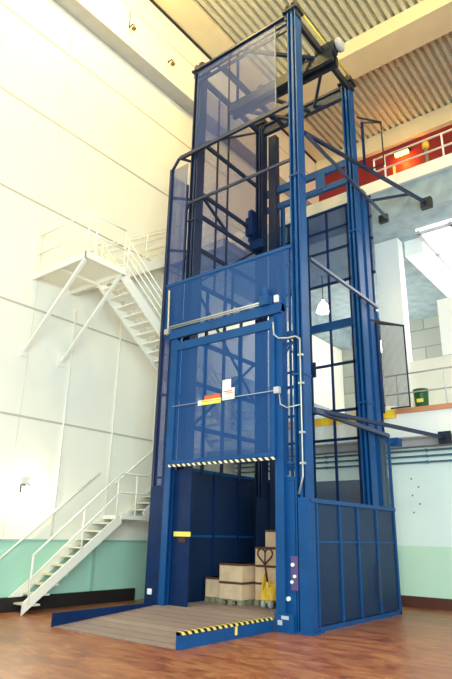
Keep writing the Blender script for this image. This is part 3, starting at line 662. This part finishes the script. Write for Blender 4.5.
# green bin on the middle floor
BN = thing('waste_bin', (-5.38, 15.4, 4.9), 'small dark green bin behind the middle floor railing', 'bin')
part('bin_body', lambda m: m.lathe((-5.38, 15.4, 4.9), [(.13, 0), (.17, .02), (.20, .60), (.20, .62), (.18, .62), (.15, .05)], 20), M['green'], BN)
part('bin_rim', lambda m: m.lathe((-5.38, 15.4, 5.50), [(.205, 0), (.215, .02), (.205, .05)], 20), M['green'], BN)
part('bin_label', lambda m: m.box(-5.44, -5.26, 15.19, 15.205, 5.16, 5.26), M['signy'], BN, label='pale yellow mark on the bin')
# yellow valve with ball on the upper floor
VV = thing('yellow_valve', (-4.5, 15.35, 12.32), 'yellow topped fitting behind the upper guardrail', 'valve')
part('stem', lambda m: m.lathe((-4.52, 15.35, 12.32), [(.05, 0), (.05, .75), (.08, .78)], 14), M['palletw'], VV)
part('head', lambda m: m.lathe((-4.52, 15.35, 13.05), [(.06, 0), (.11, .06), (.10, .20), (.05, .26)], 16), M['yellow'], VV)
t = tag(build('warning_plate', MB().box(-5.48, -5.40, 15.02, 15.06, 12.33, 12.62), M['signy']), 'small yellow plate standing on the upper floor edge', 'plate')
# pendant lamps on the middle floor
def pendant(x, y, z, lab):
    t = thing('pendant_lamp', (x, y, z), lab, 'lamp', None)
    part('cord', lambda m: m.tube([(x, y, z+.45), (x, y, 10.9)], .015, 6), M['steel_dark'], t)
    part('lamp_shade', lambda m: m.lathe((x, y, z), [(.26, 0), (.24, .06), (.17, .28), (.08, .38), (.05, .48)], 20), M['frost'], t)
pendant(-9.42, 17.5, 9.45, 'white bell shaped pendant lamp seen through the lift tower')
pendant(-9.55, 22.9, 9.40, 'white pendant lamp beyond the pier, right of the lift')
# orange bulkhead lamp on the red wall
ML = thing('bulkhead_lamp', (-7.25, 21.2, 17.3), 'glowing orange lamp on the red upper wall', 'lamp')
part('lamp_body', lambda m: m.box(-7.6, -6.9, 21.08, 21.26, 17.60, 17.70), M['steel_dark'], ML)
part('lamp_glass', lambda m: m.box(-7.55, -6.95, 21.0, 21.16, 17.46, 17.60), M['frost_warm'], ML, .02)

# ------------------------------------------------------------------ lights
def light(name, typ, loc, energy, col, size=.3, rot=None, **k):
    l = bpy.data.lights.new(name, typ); l.energy = energy; l.color = col
    if typ == 'AREA':
        l.shape = 'RECTANGLE'; l.size = size[0]; l.size_y = size[1]
    else: l.shadow_soft_size = size
    o = bpy.data.objects.new(name, l); o.location = loc
    if rot: o.rotation_euler = rot
    COL.objects.link(o)
    for a, v in k.items(): setattr(l, a, v)
    return o
light('wall_lamp_light', 'POINT', (XW+.25, 7.78, 2.50), 26, (1, .86, .62), .05)
light('middle_floor_light', 'POINT', (-9.42, 17.5, 9.3), 110, (1, .97, .85), .2)
light('middle_floor_light', 'POINT', (-9.55, 21.8, 9.2), 110, (1, .97, .85), .2)
light('middle_floor_light', 'POINT', (-3.5, 19.5, 9.2), 90, (1, .98, .90), .3)  # extra light added to brighten the room; no pendant hangs here
light('bulkhead_light', 'POINT', (-7.2, 20.95, 17.1), 60, (1, .34, .03), .12)
# high bay lamps of the hall roof (out of frame, over the camera side)
for i, (x, y) in enumerate(((-8.5, 3.5), (-3.5, 5.0), (-8.5, 7.6), (-2.5, 10.5))):
    t = thing('high_bay_lamp', (x, y, 17.6), 'round high bay lamp under the hall roof, %s' % ('over the near left', 'over the near right', 'before the lift', 'right of the lift')[i], 'lamp', 'high bay lamps')
    part('lamp_shade', lambda m, x=x, y=y: m.lathe((x, y, 17.6), [(.38, 0), (.36, .05), (.2, .3), (.1, .4)], 24), M['galv'], t)
    part('cord', lambda m, x=x, y=y: m.tube([(x, y, 18.0), (x, y, 18.95)], .02, 6), M['steel_dark'], t)
    light('high_bay_light', 'POINT', (x, y, 17.3), (900, 420, 640, 560)[i], (1, .73, .25), .35)
# daylight from an added area light, standing in for an unseen glazed side
light('daylight_stand_in', 'AREA', (4.5, -3.5, 4.5), 2050, (.78, .98, .95), (10, 7), Vector((-11, 13, -2.5)).to_track_quat('-Z', 'Y').to_euler())

w = bpy.data.worlds.new('World'); sc.world = w; w.use_nodes = True
bg = w.node_tree.nodes['Background']; bg.inputs[0].default_value = (.84, .95, 1.0, 1); bg.inputs[1].default_value = .62

# ------------------------------------------------------------------ camera
A = (-6.73050968e-01, 3.28163467e-01, -2.13827640e-02); F = 574.2
x, y, z = A
cy_, sy_ = math.cos(x), math.sin(x); cp, sp = math.cos(y), math.sin(y); cr, sr = math.cos(z), math.sin(z)
fwd = Vector((sy_*cp, cy_*cp, sp)); right = Vector((cy_, -sy_, 0)); down = fwd.cross(right)
r2 = cr*right+sr*down; d2 = -sr*right+cr*down
cam = bpy.data.cameras.new('camera'); co = bpy.data.objects.new('camera', cam); COL.objects.link(co)
R = Matrix((r2, -d2, -fwd)).transposed()
co.matrix_world = Matrix.Translation((0, 0, 1.65)) @ R.to_4x4()
cam.sensor_fit = 'VERTICAL'; cam.sensor_height = 24; cam.sensor_width = 24
cam.lens = F*24/679; cam.clip_end = 200
sc.camera = co
vs = sc.view_settings; vs.view_transform = 'Standard'; vs.look = 'None'; vs.gamma = 1; vs.use_curve_mapping = False; vs.exposure = 0.47
